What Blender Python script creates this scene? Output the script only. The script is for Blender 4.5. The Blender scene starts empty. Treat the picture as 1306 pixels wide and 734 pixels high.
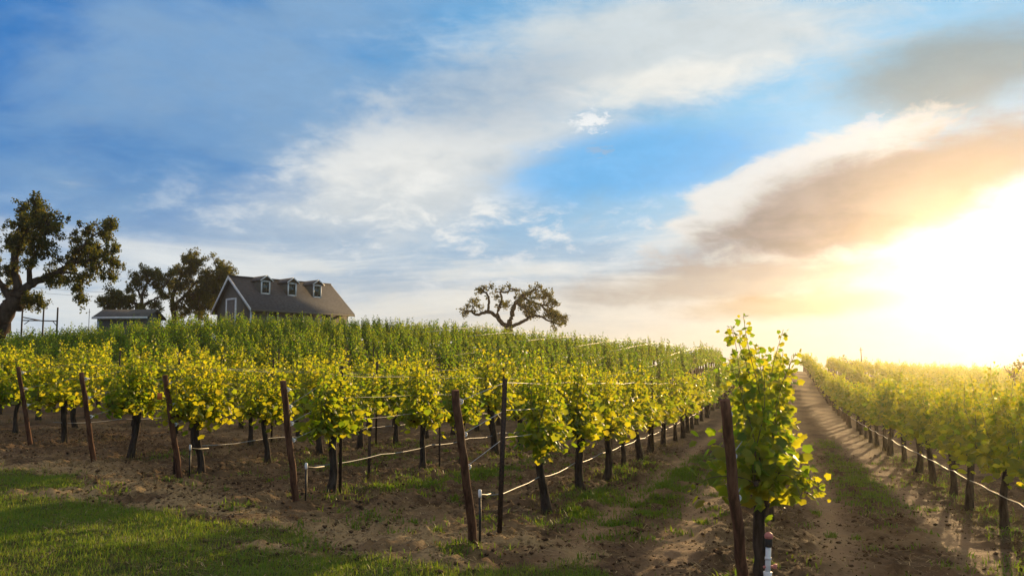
import bpy, math, numpy as np
from mathutils import Vector
R = math.radians
D = bpy.data
scene = bpy.context.scene
COL = scene.collection

# ------------------------------------------------------------------ camera, light, exposure
F = 1131.0; HZ = 472.0; CX = 653.0; EYE = 1.7      # photograph's focal length / horizon in pixels, eye height in metres
cam_d = D.cameras.new('camera'); cam = D.objects.new('camera', cam_d); COL.objects.link(cam)
cam.location = (0, 0, EYE); cam.rotation_euler = (R(90 + 5.3), 0, 0)
cam_d.angle = R(60.0); cam_d.clip_start = 0.1; cam_d.clip_end = 5000
scene.camera = cam

SUN_AZ, SUN_EL = R(28.5), R(6.8)
vs = scene.view_settings
vs.view_transform = 'Standard'; vs.look = 'None'; vs.exposure = 0.55; vs.gamma = 1.0; vs.use_curve_mapping = False
cy = scene.cycles
cy.max_bounces = 8; cy.transparent_max_bounces = 8; cy.volume_bounces = 1
cy.use_denoising = True
cy.sample_clamp_indirect = 6.0

sun_d = D.lights.new('sun', 'SUN'); sun = D.objects.new('sun', sun_d); COL.objects.link(sun)
sun_d.energy = 5.0; sun_d.angle = R(0.6); sun_d.color = (1.0, 0.68, 0.33)
sdir = Vector((math.sin(SUN_AZ) * math.cos(SUN_EL), math.cos(SUN_AZ) * math.cos(SUN_EL), math.sin(SUN_EL)))
sun.rotation_euler = (-sdir).to_track_quat('-Z', 'Y').to_euler()

world = D.worlds.new('World'); scene.world = world; world.use_nodes = True
WT = world.node_tree
for n in list(WT.nodes): WT.nodes.remove(n)

class E:
    """a socket with arithmetic; builds math nodes in tree E.t"""
    t = None
    def __init__(s, v): s.v = v
    @staticmethod
    def m(op, *a, clamp=False):
        n = E.t.nodes.new('ShaderNodeMath'); n.operation = op; n.use_clamp = clamp
        for i, x in enumerate(a):
            if isinstance(x, E): E.t.links.new(x.v, n.inputs[i])
            else: n.inputs[i].default_value = float(x)
        return E(n.outputs[0])
    def __add__(s, o): return E.m('ADD', s, o)
    __radd__ = __add__
    def __sub__(s, o): return E.m('SUBTRACT', s, o)
    def __rsub__(s, o): return E.m('SUBTRACT', o, s)
    def __mul__(s, o): return E.m('MULTIPLY', s, o)
    __rmul__ = __mul__
    def __truediv__(s, o): return E.m('DIVIDE', s, o)
    def __pow__(s, o): return E.m('POWER', s, o)
def exp_(x): return E.m('EXPONENT', x)
def smooth(x, lo, hi):
    n = E.t.nodes.new('ShaderNodeMapRange'); n.interpolation_type = 'SMOOTHSTEP'
    E.t.links.new(x.v, n.inputs[0]); n.inputs[1].default_value = lo; n.inputs[2].default_value = hi
    return E(n.outputs[0])
def comb(x, y, z):
    n = E.t.nodes.new('ShaderNodeCombineXYZ')
    for i, q in enumerate((x, y, z)):
        if isinstance(q, E): E.t.links.new(q.v, n.inputs[i])
        else: n.inputs[i].default_value = q
    return E(n.outputs[0])
def noise(vec, scale, detail=4, rough=0.5, dist=0.0):
    n = E.t.nodes.new('ShaderNodeTexNoise'); E.t.links.new(vec.v, n.inputs['Vector'])
    n.inputs['Scale'].default_value = scale; n.inputs['Detail'].default_value = detail
    n.inputs['Roughness'].default_value = rough; n.inputs['Distortion'].default_value = dist
    return E(n.outputs[0])
def mix(f, a, b, mode='MIX'):
    n = E.t.nodes.new('ShaderNodeMix'); n.data_type = 'RGBA'; n.blend_type = mode; n.clamp_factor = True
    for i, x in ((0, f), (6, a), (7, b)):
        if isinstance(x, E): E.t.links.new(x.v, n.inputs[i])
        elif i == 0: n.inputs[0].default_value = x
        else: n.inputs[i].default_value = (*x, 1)
    return E(n.outputs[2])
def lin(r, g, b):                      # display 0-255 to linear
    f = lambda c: (c / 255 / 12.92) if c / 255 < 0.04045 else ((c / 255 + 0.055) / 1.055) ** 2.4
    return (f(r), f(g), f(b))

def build_sky():
    E.t = WT
    tc = WT.nodes.new('ShaderNodeTexCoord')
    sp = WT.nodes.new('ShaderNodeSeparateXYZ'); WT.links.new(tc.outputs['Generated'], sp.inputs[0])
    x, y, z = (E(sp.outputs[i]) for i in range(3))
    az = E.m('ARCTAN2', x, y) * (180 / math.pi)
    el = E.m('ARCSINE', z) * (180 / math.pi)
    # cloud deck coordinates: direction projected on a high layer
    zz = E.m('MAXIMUM', z, 0.0) + 0.16
    px, py = x / zz, y / zz
    deck = comb(px, py, 0.0)
    ang = comb(az * 0.05, el * 0.11, 0.0)          # streaky angular coordinates
    n1 = noise(deck, 1.3, 6, 0.55, 0.5)
    n2 = noise(ang, 1.6, 7, 0.58, 0.6)
    n3 = noise(ang, 6.0, 5, 0.6, 0.3)
    n5 = noise(ang, 22.0, 4, 0.65, 0.4)
    n4 = noise(comb(az * 0.03 + el * -0.02, el * 0.2, 3.1), 2.2, 6, 0.6, 0.4)
    sky = WT.nodes.new('ShaderNodeTexSky'); sky.sky_type = 'NISHITA'; sky.sun_disc = False
    sky.sun_elevation = SUN_EL; sky.sun_rotation = SUN_AZ; sky.air_density = 1.2; sky.dust_density = 1.0; sky.ozone_density = 2.0
    nis = E(sky.outputs[0])
    def A(p): return math.degrees(math.atan((p - CX) / F))
    def L(p, q): return math.degrees(math.atan((HZ - q) / F * math.cos(math.atan((p - CX) / F))))
    K = 6.95                                       # the Background strength is 0.1
    def C(r, g, b, k=1.0): return tuple(K * k * c for c in lin(r, g, b))
    def blob(p, q, sx, sy, rot=0.0, warp=0.0, nz=None, lo=None, hi=None):
        """soft patch centred on photograph position (p,q); sx, sy in degrees"""
        dx, dy = az - A(p), el - L(p, q)
        c, s = math.cos(R(rot)), math.sin(R(rot))
        u = (dx * c + dy * s) * (1 / sx); v = (dy * c - dx * s) * (1 / sy)
        g = exp_((u * u + v * v) * -1.0)
        if nz is not None: g = g + (nz - 0.5) * warp
        if lo is not None: g = smooth(g, lo, hi)
        return g
    # blue of the clear sky: the Nishita sky tuned by a clear-air gradient from left to right
    clear = mix(smooth(az, -30.0, 22.0), C(34, 118, 196), C(120, 198, 242))
    clear = mix(smooth(el, 15.0, 1.0) * 0.75, clear, C(186, 206, 220))
    col = mix(0.9, nis, clear)
    # soft grey-blue veil upper left
    col = mix(smooth(n1 + blob(300, 60, 14, 7) * 0.30, 0.50, 0.80) * 0.72, col, C(144, 176, 206))
    col = mix(smooth(n2 * 0.6 + n3 * 0.4 + blob(160, 205, 9, 4) * 0.2, 0.50, 0.72) * smooth(az, -4.0, -16.0) * 0.55, col, C(104, 150, 196))
    # long pale band rising from lower left to upper right
    wl = n2 * 0.62 + n3 * 0.38
    m = blob(540, 225, 17, 4.6, 19, 1.5, wl, 0.16, 0.95)
    col = mix(m * 0.92, col, C(214, 219, 220))
    m = blob(860, 45, 16, 4.2, 5, 1.5, n4 * 0.6 + n3 * 0.4, 0.16, 0.9)
    col = mix(m * 0.9, col, C(212, 219, 220))
    m = blob(500, 195, 8, 3.4, 16, 1.7, wl, 0.30, 1.0)
    col = mix(m * 0.8, col, C(232, 233, 230))
    col = mix(blob(610, 110, 11, 3.2, 12, 1.6, n1 * 0.5 + n3 * 0.5, 0.30, 1.0) * 0.6, col, C(168, 184, 200))
    col = mix(blob(850, 100, 8, 1.8, 3, 1.6, wl, 0.40, 1.0) * 0.85, col, C(236, 236, 230))
    # wide pale layer above the horizon, streaked
    m = smooth(el + (n4 - 0.5) * 12.0 + (n2 - 0.5) * 7.0 + (n3 - 0.5) * 4.0, 9.5, 4.5)
    col = mix(m * 0.92, col, C(222, 227, 228))
    col = mix(smooth(n4 * 0.7 + n3 * 0.3, 0.44, 0.62) * smooth(el, 11.5, 7.0) * smooth(el, 0.8, 3.5) * 0.6, col, C(146, 176, 206))
    col = mix(smooth(n3 * 0.7 + n2 * 0.3, 0.48, 0.62) * smooth(el, 15.0, 9.0) * smooth(el, 2.5, 5.0) * blob(600, 285, 15, 5) * 0.8, col, C(240, 240, 236))
    # warm horizon
    col = mix(exp_(el * el * -0.05) * smooth(az, -34.0, 8.0) * 0.8, col, C(247, 226, 190))
    # blue window right of centre
    m = blob(815, 205, 11, 2.9, 6, 1.1, wl, 0.34, 0.8)
    col = mix(m * 0.85, col, C(98, 180, 238))
    # grey corner upper right
    col = mix(blob(1255, 75, 8, 3.4, 6, 1.4, wl, 0.25, 0.9) * 0.85, col, C(128, 150, 156))
    # the long mauve cloud, with a bright ragged upper rim
    rim = blob(1020, 240, 11.0, 2.7, 17, 1.6, wl, 0.36, 0.58)
    col = mix(rim * 0.82, col, C(230, 229, 224))
    m = blob(1085, 264, 13.5, 3.3, 14, 1.5, wl, 0.32, 0.76)
    col = mix(m * 0.93, col, mix(smooth(n4 * 0.6 + n3 * 0.4, .40, .62), C(104, 107, 118), C(138, 137, 142)))
    col = mix(blob(1230, 205, 8, 2.6, 14, 1.5, n4 * 0.6 + n3 * 0.4, 0.30, 0.8) * 0.8, col, C(140, 141, 144))
    m = blob(920, 362, 13, 1.7, 4, 1.6, n4 * 0.5 + n3 * 0.5, 0.30, 0.9)
    col = mix(m * 0.72, col, C(168, 158, 148))
    m = blob(1020, 388, 9, 1.1, 3, 1.5, wl, 0.30, 0.95)
    col = mix(m * 0.65, col, C(178, 152, 118))
    # lone small puffs
    col = mix(blob(756, 150, 1.7, 0.75, 5, 2.6, n5, 0.45, 0.95) * blob(756, 150, 2.6, 1.3) * 0.95, col, C(236, 240, 242))
    col = mix(blob(768, 188, 1.6, 0.55, -6, 2.6, n5, 0.55, 1.0) * blob(768, 188, 2.6, 1.3) * 0.5, col, C(158, 178, 200))
    col = mix(blob(695, 183, 1.9, 0.35, 6, 2.4, n5, 0.5, 1.0) * blob(695, 183, 2.6, 1.3) * 0.5, col, C(200, 214, 226))
    col = mix(blob(1120, 152, 1.2, 0.7, 25, 2.6, n5, 0.5, 1.0) * blob(1120, 152, 2.6, 1.3) * 0.6, col, C(214, 222, 228))
    tex = (n3 * 0.5 + n5 * 0.2 + n2 * 0.3 - 0.5) * 0.55 + 1.0
    col = mix(0.8, col, comb(tex, tex, tex), 'MULTIPLY')
    # unseen cloud layer added overhead and behind to brighten and warm ambient light
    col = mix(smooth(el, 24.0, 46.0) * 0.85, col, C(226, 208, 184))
    # glow round the sun behind thin cloud
    dx, dy = az - A(1275), el - L(1275, 358)
    d2 = dx * dx + dy * dy * 1.6
    g1 = exp_(d2 * -0.095); g2 = exp_(E.m('SQRT', d2 + 0.5) * -0.17)
    ragged = 0.75 + (wl - 0.5) * 4.0
    def addc(col, f, c):
        n = WT.nodes.new('ShaderNodeVectorMath'); n.operation = 'SCALE'; n.inputs[0].default_value = c
        WT.links.new(f.v, n.inputs['Scale'])
        a = WT.nodes.new('ShaderNodeVectorMath'); a.operation = 'ADD'
        WT.links.new(col.v, a.inputs[0]); WT.links.new(n.outputs[0], a.inputs[1])
        return E(a.outputs[0])
    col = addc(col, g1 * E.m('MAXIMUM', ragged, 0.12), (13.0, 10.0, 5.6))
    col = addc(col, g2, (0.9, 0.58, 0.18))
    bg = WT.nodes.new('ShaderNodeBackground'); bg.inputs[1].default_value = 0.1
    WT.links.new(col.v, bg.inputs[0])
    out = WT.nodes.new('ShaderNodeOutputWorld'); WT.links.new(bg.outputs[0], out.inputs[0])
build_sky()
world.cycles.sampling_method = 'MANUAL'; world.cycles.sample_map_resolution = 1024

# ------------------------------------------------------------------ helpers
rng = np.random.default_rng(7)
def hash2(i, j, seed):
    h = (i.astype(np.int64) * 374761393 + j.astype(np.int64) * 668265263 + seed * 144269) & 0x7fffffff
    h = ((h ^ (h >> 13)) * 1274126177) & 0x7fffffff
    return ((h ^ (h >> 16)) & 0xffff) / 65535.0
def vnoise(x, y, seed=0):
    x = np.asarray(x, float); y = np.asarray(y, float)
    i, j = np.floor(x), np.floor(y); fx, fy = x - i, y - j
    fx, fy = fx * fx * (3 - 2 * fx), fy * fy * (3 - 2 * fy)
    i = i.astype(np.int64); j = j.astype(np.int64)
    a, b, c, d = hash2(i, j, seed), hash2(i + 1, j, seed), hash2(i, j + 1, seed), hash2(i + 1, j + 1, seed)
    return (a * (1 - fx) + b * fx) * (1 - fy) + (c * (1 - fx) + d * fx) * fy
def fbm(x, y, seed=0, o=4):
    v = 0; a = 0.5; s = 0
    for k in range(o):
        v = v + a * vnoise(x * 2 ** k, y * 2 ** k, seed + k); s += a; a *= 0.5
    return v / s
def sstep(x, lo, hi):
    t = np.clip((np.asarray(x, float) - lo) / (hi - lo), 0, 1); return t * t * (3 - 2 * t)

# rows of the vineyard: u along a row, n across (to the right)
RA = math.atan(0.3015); ux, uy = math.sin(RA), math.cos(RA); nx, ny = uy, -ux
def xy(s, t): return s * nx + t * ux, s * ny + t * uy
def st(x, y): return x * nx + y * ny, x * ux + y * uy

# the hill: gentle plane falling to the right, rising to a crest; table = slope to the crest's vine tops by bearing
SU = np.array([-900, -300, -100, 0, 80, 150, 250, 350, 450, 600, 700, 800, 900, 960, 1022, 1060, 1150, 1306, 1500, 2600.])
SE = np.array([.030, .030, .034, .037, .042, .049, .0568, .0582, .0550, .0500, .039, .0325, .0245, .0195, .0175, .0128, .0078, .0025, .000, .000])
UU = np.linspace(-900, 2600, 1401); EE = np.interp(UU, SU, SE)
kk = np.exp(-0.5 * (np.arange(-30, 31) / 10.0) ** 2); kk /= kk.sum()
EE = np.convolve(np.pad(EE, 30, mode='edge'), kk, mode='valid')
def crest(u): return 75 + 25 * sstep(u, 850, 1010)
def ground(x, y):
    x = np.asarray(x, float); y = np.asarray(y, float)
    plane = -0.0336 * 60 * np.tanh(x / 60) - 0.005 * np.clip(y, -50, 150)
    ys = np.maximum(y, 12.0)
    u = CX + F * x / ys
    zc = crest(u)
    H = np.interp(u, UU, EE) * zc - 0.1 - plane
    S = sstep(ys, 24, zc)
    drop = np.maximum(ys - zc - 6, 0)
    return plane + H * S - np.minimum(drop * 0.035, 14)
def pt(p, q, Y):                       # a place at distance Y seen at photograph position (p,q)
    return np.array(((p - CX) / F * Y, Y, EYE + (HZ - q) / F * Y))

def mesh_obj(name, parts, mats, parent=None, smooth_=False, loc=None):
    """parts: list of (verts Nx3, faces list of int arrays (each M x k), material index)"""
    V, loops, sizes, mi = [], [], [], []; off = 0
    for v, faces, m in parts:
        v = np.asarray(v, float).reshape(-1, 3); V.append(v)
        for f in faces:
            f = np.asarray(f, np.int64)
            if f.size == 0: continue
            loops.append((f + off).ravel()); sizes.append(np.full(len(f), f.shape[1])); mi.append(np.full(len(f), m))
        off += len(v)
    V = np.concatenate(V); loops = np.concatenate(loops); sizes = np.concatenate(sizes); mi = np.concatenate(mi)
    me = D.meshes.new(name)
    me.vertices.add(len(V)); me.vertices.foreach_set('co', V.astype(np.float32).ravel())
    me.loops.add(len(loops)); me.loops.foreach_set('vertex_index', loops.astype(np.int32))
    me.polygons.add(len(sizes))
    st_ = np.concatenate(([0], np.cumsum(sizes)[:-1]))
    me.polygons.foreach_set('loop_start', st_.astype(np.int32))
    try: me.polygons.foreach_set('loop_total', sizes.astype(np.int32))
    except Exception: pass
    for m in (mats if isinstance(mats, (list, tuple)) else [mats]): me.materials.append(m)
    me.polygons.foreach_set('material_index', mi.astype(np.int32))
    if smooth_: me.polygons.foreach_set('use_smooth', np.ones(len(sizes), bool))
    me.update(calc_edges=True); me.validate()
    return link(name, me, parent, loc)
def link(name, me, parent=None, loc=None):
    o = D.objects.new(name, me); COL.objects.link(o)
    if parent: o.parent = parent
    if loc is not None: o.location = [float(c) for c in loc]
    return o
def thing(name, label, cat, loc=(0, 0, 0), rz=0.0, group=None):
    o = D.objects.new(name, None); COL.objects.link(o); o.empty_display_size = 0.3
    o.location = [float(c) for c in loc]; o.rotation_euler = (0, 0, rz); tag(o, label, cat, group); return o
def tag(o, label, cat, group=None):
    o['label'] = label; o['category'] = cat
    if group: o['group'] = group
    return o
def box(x0, x1, y0, y1, z0, z1):
    v = [(x, y, z) for z in (z0, z1) for y in (y0, y1) for x in (x0, x1)]
    return np.array(v, float), [np.array([[0, 2, 3, 1], [4, 5, 7, 6], [0, 1, 5, 4], [2, 6, 7, 3], [0, 4, 6, 2], [1, 3, 7, 5]])]
def prism(poly, d):
    """polygon corners (k x 3) swept by vector d"""
    p = np.array(poly, float); k = len(p); v = np.concatenate((p, p + np.array(d, float)))
    q = np.array([[i, (i + 1) % k, (i + 1) % k + k, i + k] for i in range(k)])
    return v, [q, np.array([list(range(k))[::-1]]), np.array([list(range(k, 2 * k))])]
def tube(pts, rad, sides=6, cap=True, wob=0.0, rg=None):
    p = np.asarray(pts, float); n = len(p); rad = np.broadcast_to(np.asarray(rad, float), (n,))
    t = np.gradient(p, axis=0); t /= np.linalg.norm(t, axis=1)[:, None] + 1e-9
    a = np.array((0.31, 0.17, 0.93)) if abs(t[:, 2]).mean() < 0.8 else np.array((0.95, 0.3, 0.05))
    e1 = np.cross(t, a); e1 /= np.linalg.norm(e1, axis=1)[:, None] + 1e-9
    e2 = np.cross(t, e1)
    th = np.linspace(0, 2 * math.pi, sides, endpoint=False)
    r = rad[:, None] * (1 + (wob * (rg.random((n, sides)) - 0.5) if wob else 0))
    v = p[:, None, :] + r[..., None] * (np.cos(th)[None, :, None] * e1[:, None, :] + np.sin(th)[None, :, None] * e2[:, None, :])
    i = np.arange(n - 1)[:, None] * sides; j = np.arange(sides)[None, :]; j2 = (j + 1) % sides
    q = np.stack((i + j, i + j2, i + sides + j2, i + sides + j), -1).reshape(-1, 4)
    f = [q]
    if cap: f += [np.array([list(range(sides))[::-1]]), np.array([list(range((n - 1) * sides, n * sides))])]
    return v.reshape(-1, 3), f
def merge(list_, m=0): return [(v, f, m) for v, f in list_]

# ------------------------------------------------------------------ materials
def mat(name):
    m = D.materials.new(name); m.use_nodes = True; E.t = m.node_tree
    b = m.node_tree.nodes['Principled BSDF']; return m, b
def feed(b, name, e): E.t.links.new(e.v, b.inputs[name])
def objco():
    n = E.t.nodes.new('ShaderNodeTexCoord'); return E(n.outputs['Object'])
def bump(b, h, strength, dist):
    n = E.t.nodes.new('ShaderNodeBump'); n.inputs['Strength'].default_value = strength; n.inputs['Distance'].default_value = dist
    E.t.links.new(h.v, n.inputs['Height']); E.t.links.new(n.outputs[0], b.inputs['Normal'])
def simple(name, c0, c1, scale=20, rough=0.8, bm=0.0, stretch=None, spec=0.3):
    m, b = mat(name); co = objco()
    if stretch:
        n = E.t.nodes.new('ShaderNodeMapping'); n.inputs['Scale'].default_value = stretch
        E.t.links.new(co.v, n.inputs[0]); co = E(n.outputs[0])
    nz = noise(co, scale, 5, 0.6)
    feed(b, 'Base Color', mix(smooth(nz, 0.3, 0.7), c0, c1)); b.inputs['Roughness'].default_value = rough
    b.inputs['Specular IOR Level'].default_value = spec
    if bm: bump(b, nz, 0.8, bm)
    return m
def leafmat(name, c0, c1, t0, t1, trans=0.5, rough=0.45, spec=0.35):
    m, b = mat(name); nt = m.node_tree
    g = nt.nodes.new('ShaderNodeNewGeometry'); r = E(g.outputs['Random Per Island'])
    oi = nt.nodes.new('ShaderNodeObjectInfo'); f = (r * 0.78 + E(oi.outputs['Random']) * 0.22)
    feed(b, 'Base Color', mix(f, c0, c1)); b.inputs['Roughness'].default_value = rough; b.inputs['Specular IOR Level'].default_value = spec
    tr = nt.nodes.new('ShaderNodeBsdfTranslucent'); nt.links.new(mix(f, t0, t1).v, tr.inputs[0])
    ms = nt.nodes.new('ShaderNodeMixShader'); ms.inputs[0].default_value = trans
    nt.links.new(b.outputs[0], ms.inputs[1]); nt.links.new(tr.outputs[0], ms.inputs[2])
    nt.links.new(ms.outputs[0], nt.nodes['Material Output'].inputs[0]); return m
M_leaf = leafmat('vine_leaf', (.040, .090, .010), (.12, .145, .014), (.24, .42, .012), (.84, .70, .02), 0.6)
M_hill = leafmat('hillside_vine_leaf', (.030, .082, .009), (.085, .120, .014), (.15, .38, .010), (.50, .50, .02), 0.54)  # greener partly as leaf colour, partly the light's angle put into the colour
M_oak = leafmat('oak_leaf', (.024, .042, .008), (.080, .078, .016), (.08, .13, .012), (.34, .27, .025), 0.42, 0.6, 0.15)
M_shrub = leafmat('shrub_leaf', (.03, .055, .012), (.07, .08, .016), (.15, .17, .015), (.40, .30, .02), 0.45)
M_cane = simple('vine_shoot', (.10, .11, .03), (.16, .10, .035), 30, 0.7)
M_bark = simple('vine_bark', (.022, .015, .011), (.075, .055, .042), 26, 0.95, 0.02, (1, 1, 0.18), 0.1)
M_oakbark = simple('oak_bark', (.03, .02, .014), (.09, .06, .042), 4, 0.95, 0.05, (1, 1, 0.3), 0.1)
M_post = simple('weathered_post', (.055, .024, .013), (.17, .080, .045), 22, 0.9, 0.008, (1, 1, 0.1), 0.15)
M_stake = simple('rusty_steel', (.020, .013, .010), (.060, .034, .022), 40, 0.7, 0.002)
M_wire = simple('galvanised_wire', (.34, .33, .31), (.46, .44, .42), 8, 0.45, 0, None, 0.4)
M_hose = simple('drip_hose_plastic', (.20, .18, .16), (.32, .30, .27), 3, 0.5, 0, None, 0.5)  # black hose made grey: its sun glare is put into the colour
M_white = simple('white_plastic', (.70, .70, .68), (.82, .82, .8), 12, 0.45)
M_black = simple('black_plastic', (.012, .012, .012), (.03, .03, .03), 12, 0.5)
M_red = simple('faded_red_plastic', (.50, .16, .13), (.62, .24, .20), 18, 0.5)
M_orange = simple('orange_tag_plastic', (.55, .14, .03), (.62, .18, .04), 20, 0.5)
M_trim = simple('white_trim_paint', (.62, .62, .6), (.78, .78, .76), 3, 0.55)
M_siding = simple('grey_siding', (.088, .082, .068), (.125, .115, .095), 3, 0.8, 0.01, (1, 1, 7))
M_roof = simple('shingle_roof', (.040, .040, .046), (.085, .085, .092), 5, 0.9, 0.03, (1, 1, 3))
M_shedroof = simple('shed_roof', (.05, .05, .05), (.09, .09, .088), 4, 0.85, 0.02)
M_door = simple('painted_door', (.10, .09, .08), (.14, .12, .11), 6, 0.7)
def glass():
    m, b = mat('window_glass'); b.inputs['Base Color'].default_value = (.015, .03, .028, 1)
    b.inputs['Roughness'].default_value = 0.06; b.inputs['Specular IOR Level'].default_value = 0.6
    feed(b, 'Base Color', mix(smooth(noise(objco(), 2.5, 3), .4, .7), (.012, .025, .024), (.03, .05, .045))); return m
M_glass = glass()
M_grass = leafmat('grass_blade', (.060, .150, .014), (.18, .190, .028), (.16, .34, .018), (.36, .38, .035), 0.45, 0.5, 0.25)
M_weed = leafmat('weed_blade', (.050, .125, .012), (.11, .15, .018), (.14, .30, .015), (.32, .36, .02), 0.45, 0.5, 0.25)
M_straw = leafmat('straw', (.24, .16, .075), (.50, .38, .20), (.15, .10, .04), (.30, .20, .08), 0.2, 0.8, 0.1)
M_litter = leafmat('dead_leaf', (.035, .022, .012), (.20, .125, .06), (.06, .035, .015), (.22, .13, .05), 0.25, 0.8, 0.1)
M_dry = leafmat('dry_weed', (.11, .10, .03), (.22, .17, .07), (.12, .10, .03), (.22, .16, .05), 0.3, 0.8, 0.1)

def ground_mat():
    m, b = mat('vineyard_ground'); nt = m.node_tree
    at = nt.nodes.new('ShaderNodeAttribute'); at.attribute_name = 'surface'
    sp = nt.nodes.new('ShaderNodeSeparateColor'); nt.links.new(at.outputs['Color'], sp.inputs[0])
    lawn, track, straw = (E(sp.outputs[i]) for i in range(3))
    co = objco()
    n1 = noise(co, 0.9, 6, 0.6); n2 = noise(co, 7, 6, 0.65); n3 = noise(co, 38, 5, 0.7)
    c = mix(smooth(n2, .35, .68), (.054, .034, .018), (.138, .085, .047))
    c = mix(smooth(n1, .40, .70) * 0.6, c, (.175, .112, .064))
    c = mix(smooth(n3, .56, .72) * 0.5, c, (.26, .17, .09))
    c = mix(track * (0.55 + n2 * 0.5), c, (.34, .22, .125))
    c = mix(straw * smooth(n2 * 0.6 + n3 * 0.4, .34, .54), c, (.35, .245, .125))
    c = mix(E(at.outputs['Alpha']) * 0.7, c, (.05, .06, .015))
    lc = mix(smooth(n2, .35, .65), (.035, .042, .010), (.11, .09, .03))
    c = mix(smooth(lawn + (n2 - 0.5) * 0.6, .3, .7), c, lc)
    feed(b, 'Base Color', c); b.inputs['Roughness'].default_value = 0.95; b.inputs['Specular IOR Level'].default_value = 0.12
    bump(b, n2 * 0.7 + n3 * 0.4, 0.9, 0.045)
    return m
M_ground = ground_mat()
M_clod = simple('soil_clod', (.045, .026, .014), (.14, .085, .048), 30, 0.95, 0.004, None, 0.1)

# ------------------------------------------------------------------ ground
LX = np.array([-40, -14, -10, -8.26, -6.67, -5.6, -4.35, -3.33, -2.04, -1.55, -.36, .3, .6, .9, 1.5, 3, 40.])
LY = np.array([45, 19, 16, 14.2, 13.4, 12.1, 10.4, 9.9, 9.2, 8.35, 8.2, 8.35, 8.25, 7.1, 5.4, 3.0, -30])
def lawn_mask(x, y):
    d = np.interp(x, LX, LY) - y + (fbm(x * 1.3, y * 1.3, 11) - .5) * 1.3
    m = sstep(d, -0.25, 0.35)
    bare = np.exp(-(((x + 5.3) / 1.5) ** 2 + ((y - 11.3) / .5) ** 2)) + .9 * np.exp(-(((x + 2.0) / .8) ** 2 + ((y - 8.5) / .35) ** 2))
    return np.clip(m - bare * (0.5 + fbm(x * 2, y * 2, 5)), 0, 1)
S_ROW = {7: 2.6, 6: -0.247, 5: -2.88, 4: -5.79, 3: -8.70, 2: -10.98, 1: -13.99}
T_ROW = {6: 7.08, 5: 8.29, 4: 9.94, 3: 11.53, 2: 12.32, 1: 14.0}
for k in range(8, 26): S_ROW[k] = 2.6 + 2.8 * (k - 7)
for k in range(0, -34, -1): S_ROW[k] = -13.99 + 2.77 * (k - 1)
for k in S_ROW:
    if k >= 7: T_ROW[k] = 7.08 - .503 * (S_ROW[k] + .247)
    if k <= 0: T_ROW[k] = 14.0 - .503 * (S_ROW[k] + 13.99)
ROWS_S = np.array(sorted(S_ROW.values()))
def track_mask(x, y):
    s, t = st(x, y); m = 0
    for c, w in ((.55, .26), (1.9, .30), (-1.0, .30), (-2.05, .2)):
        m = m + np.exp(-((s - c + .12 * (vnoise(t * .35, c * 9, 3) - .5)) / w) ** 2)
    return np.clip(m, 0, 1) * sstep(t, 5, 11) * (1 - lawn_mask(x, y))
WEEDS = [  # (s, t, half across, half along, density)
    (1.22, 17.2, .40, 3.6, 1.0), (1.2, 25, .3, 4.0, .7), (-1.72, 14.2, .34, 2.6, 1.0), (-1.8, 10.6, .42, 1.3, .75), (-1.75, 18.5, .3, 2.5, .8),
    (-2.55, 11.6, .4, 1.8, .8), (-2.75, 15.5, .45, 3, .55), (-4.95, 13.2, .34, 1.5, 1.0), (-4.7, 16, .35, 2.0, .9), (-5.5, 12.1, .5, 1.0, .6),
    (-7.3, 15, .35, 1.6, .6), (-3.1, 8.2, .4, .5, .6), (-4.4, 9.2, .3, .35, .7), (-6.3, 9.4, .3, .3, .5), (-8.0, 14.5, .5, .8, .4), (2.0, 9.5, .35, .8, .35), (.2, 8.8, .3, .6, .3),
    (2.7, 13, .4, 3.0, .4), (2.7, 20, .4, 4.0, .4), (-10.5, 14, .5, .8, .4)]
def weed_density(x, y):
    s, t = st(x, y); d = 0
    for a, b_, w, l, q in WEEDS:
        d = np.maximum(d, q * np.exp(-(((s - a) / w) ** 2 + ((t - b_) / l) ** 4)))
    return d * sstep(fbm(x * 2.2, y * 2.2, 21), .38, .62)
def micro(x, y):
    near = (1 - sstep(y, 22, 34)) * sstep(y, 2.5, 4) * (1 - sstep(np.abs(x), 16, 22))
    lw = lawn_mask(x, y); tr = track_mask(x, y)
    rough = (1 - .75 * lw) * (1 - .75 * tr)
    h = (fbm(x * 1.1, y * 1.1, 31) - .5) * .10 + rough * ((fbm(x * 4.2, y * 4.2, 37, 3) - .5) * .13 + np.maximum(fbm(x * 8, y * 8, 41, 2) - .55, 0) * .22)
    return near * (h - .03 * tr)
def gz(x, y): return ground(x, y) + micro(x, y)

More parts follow.
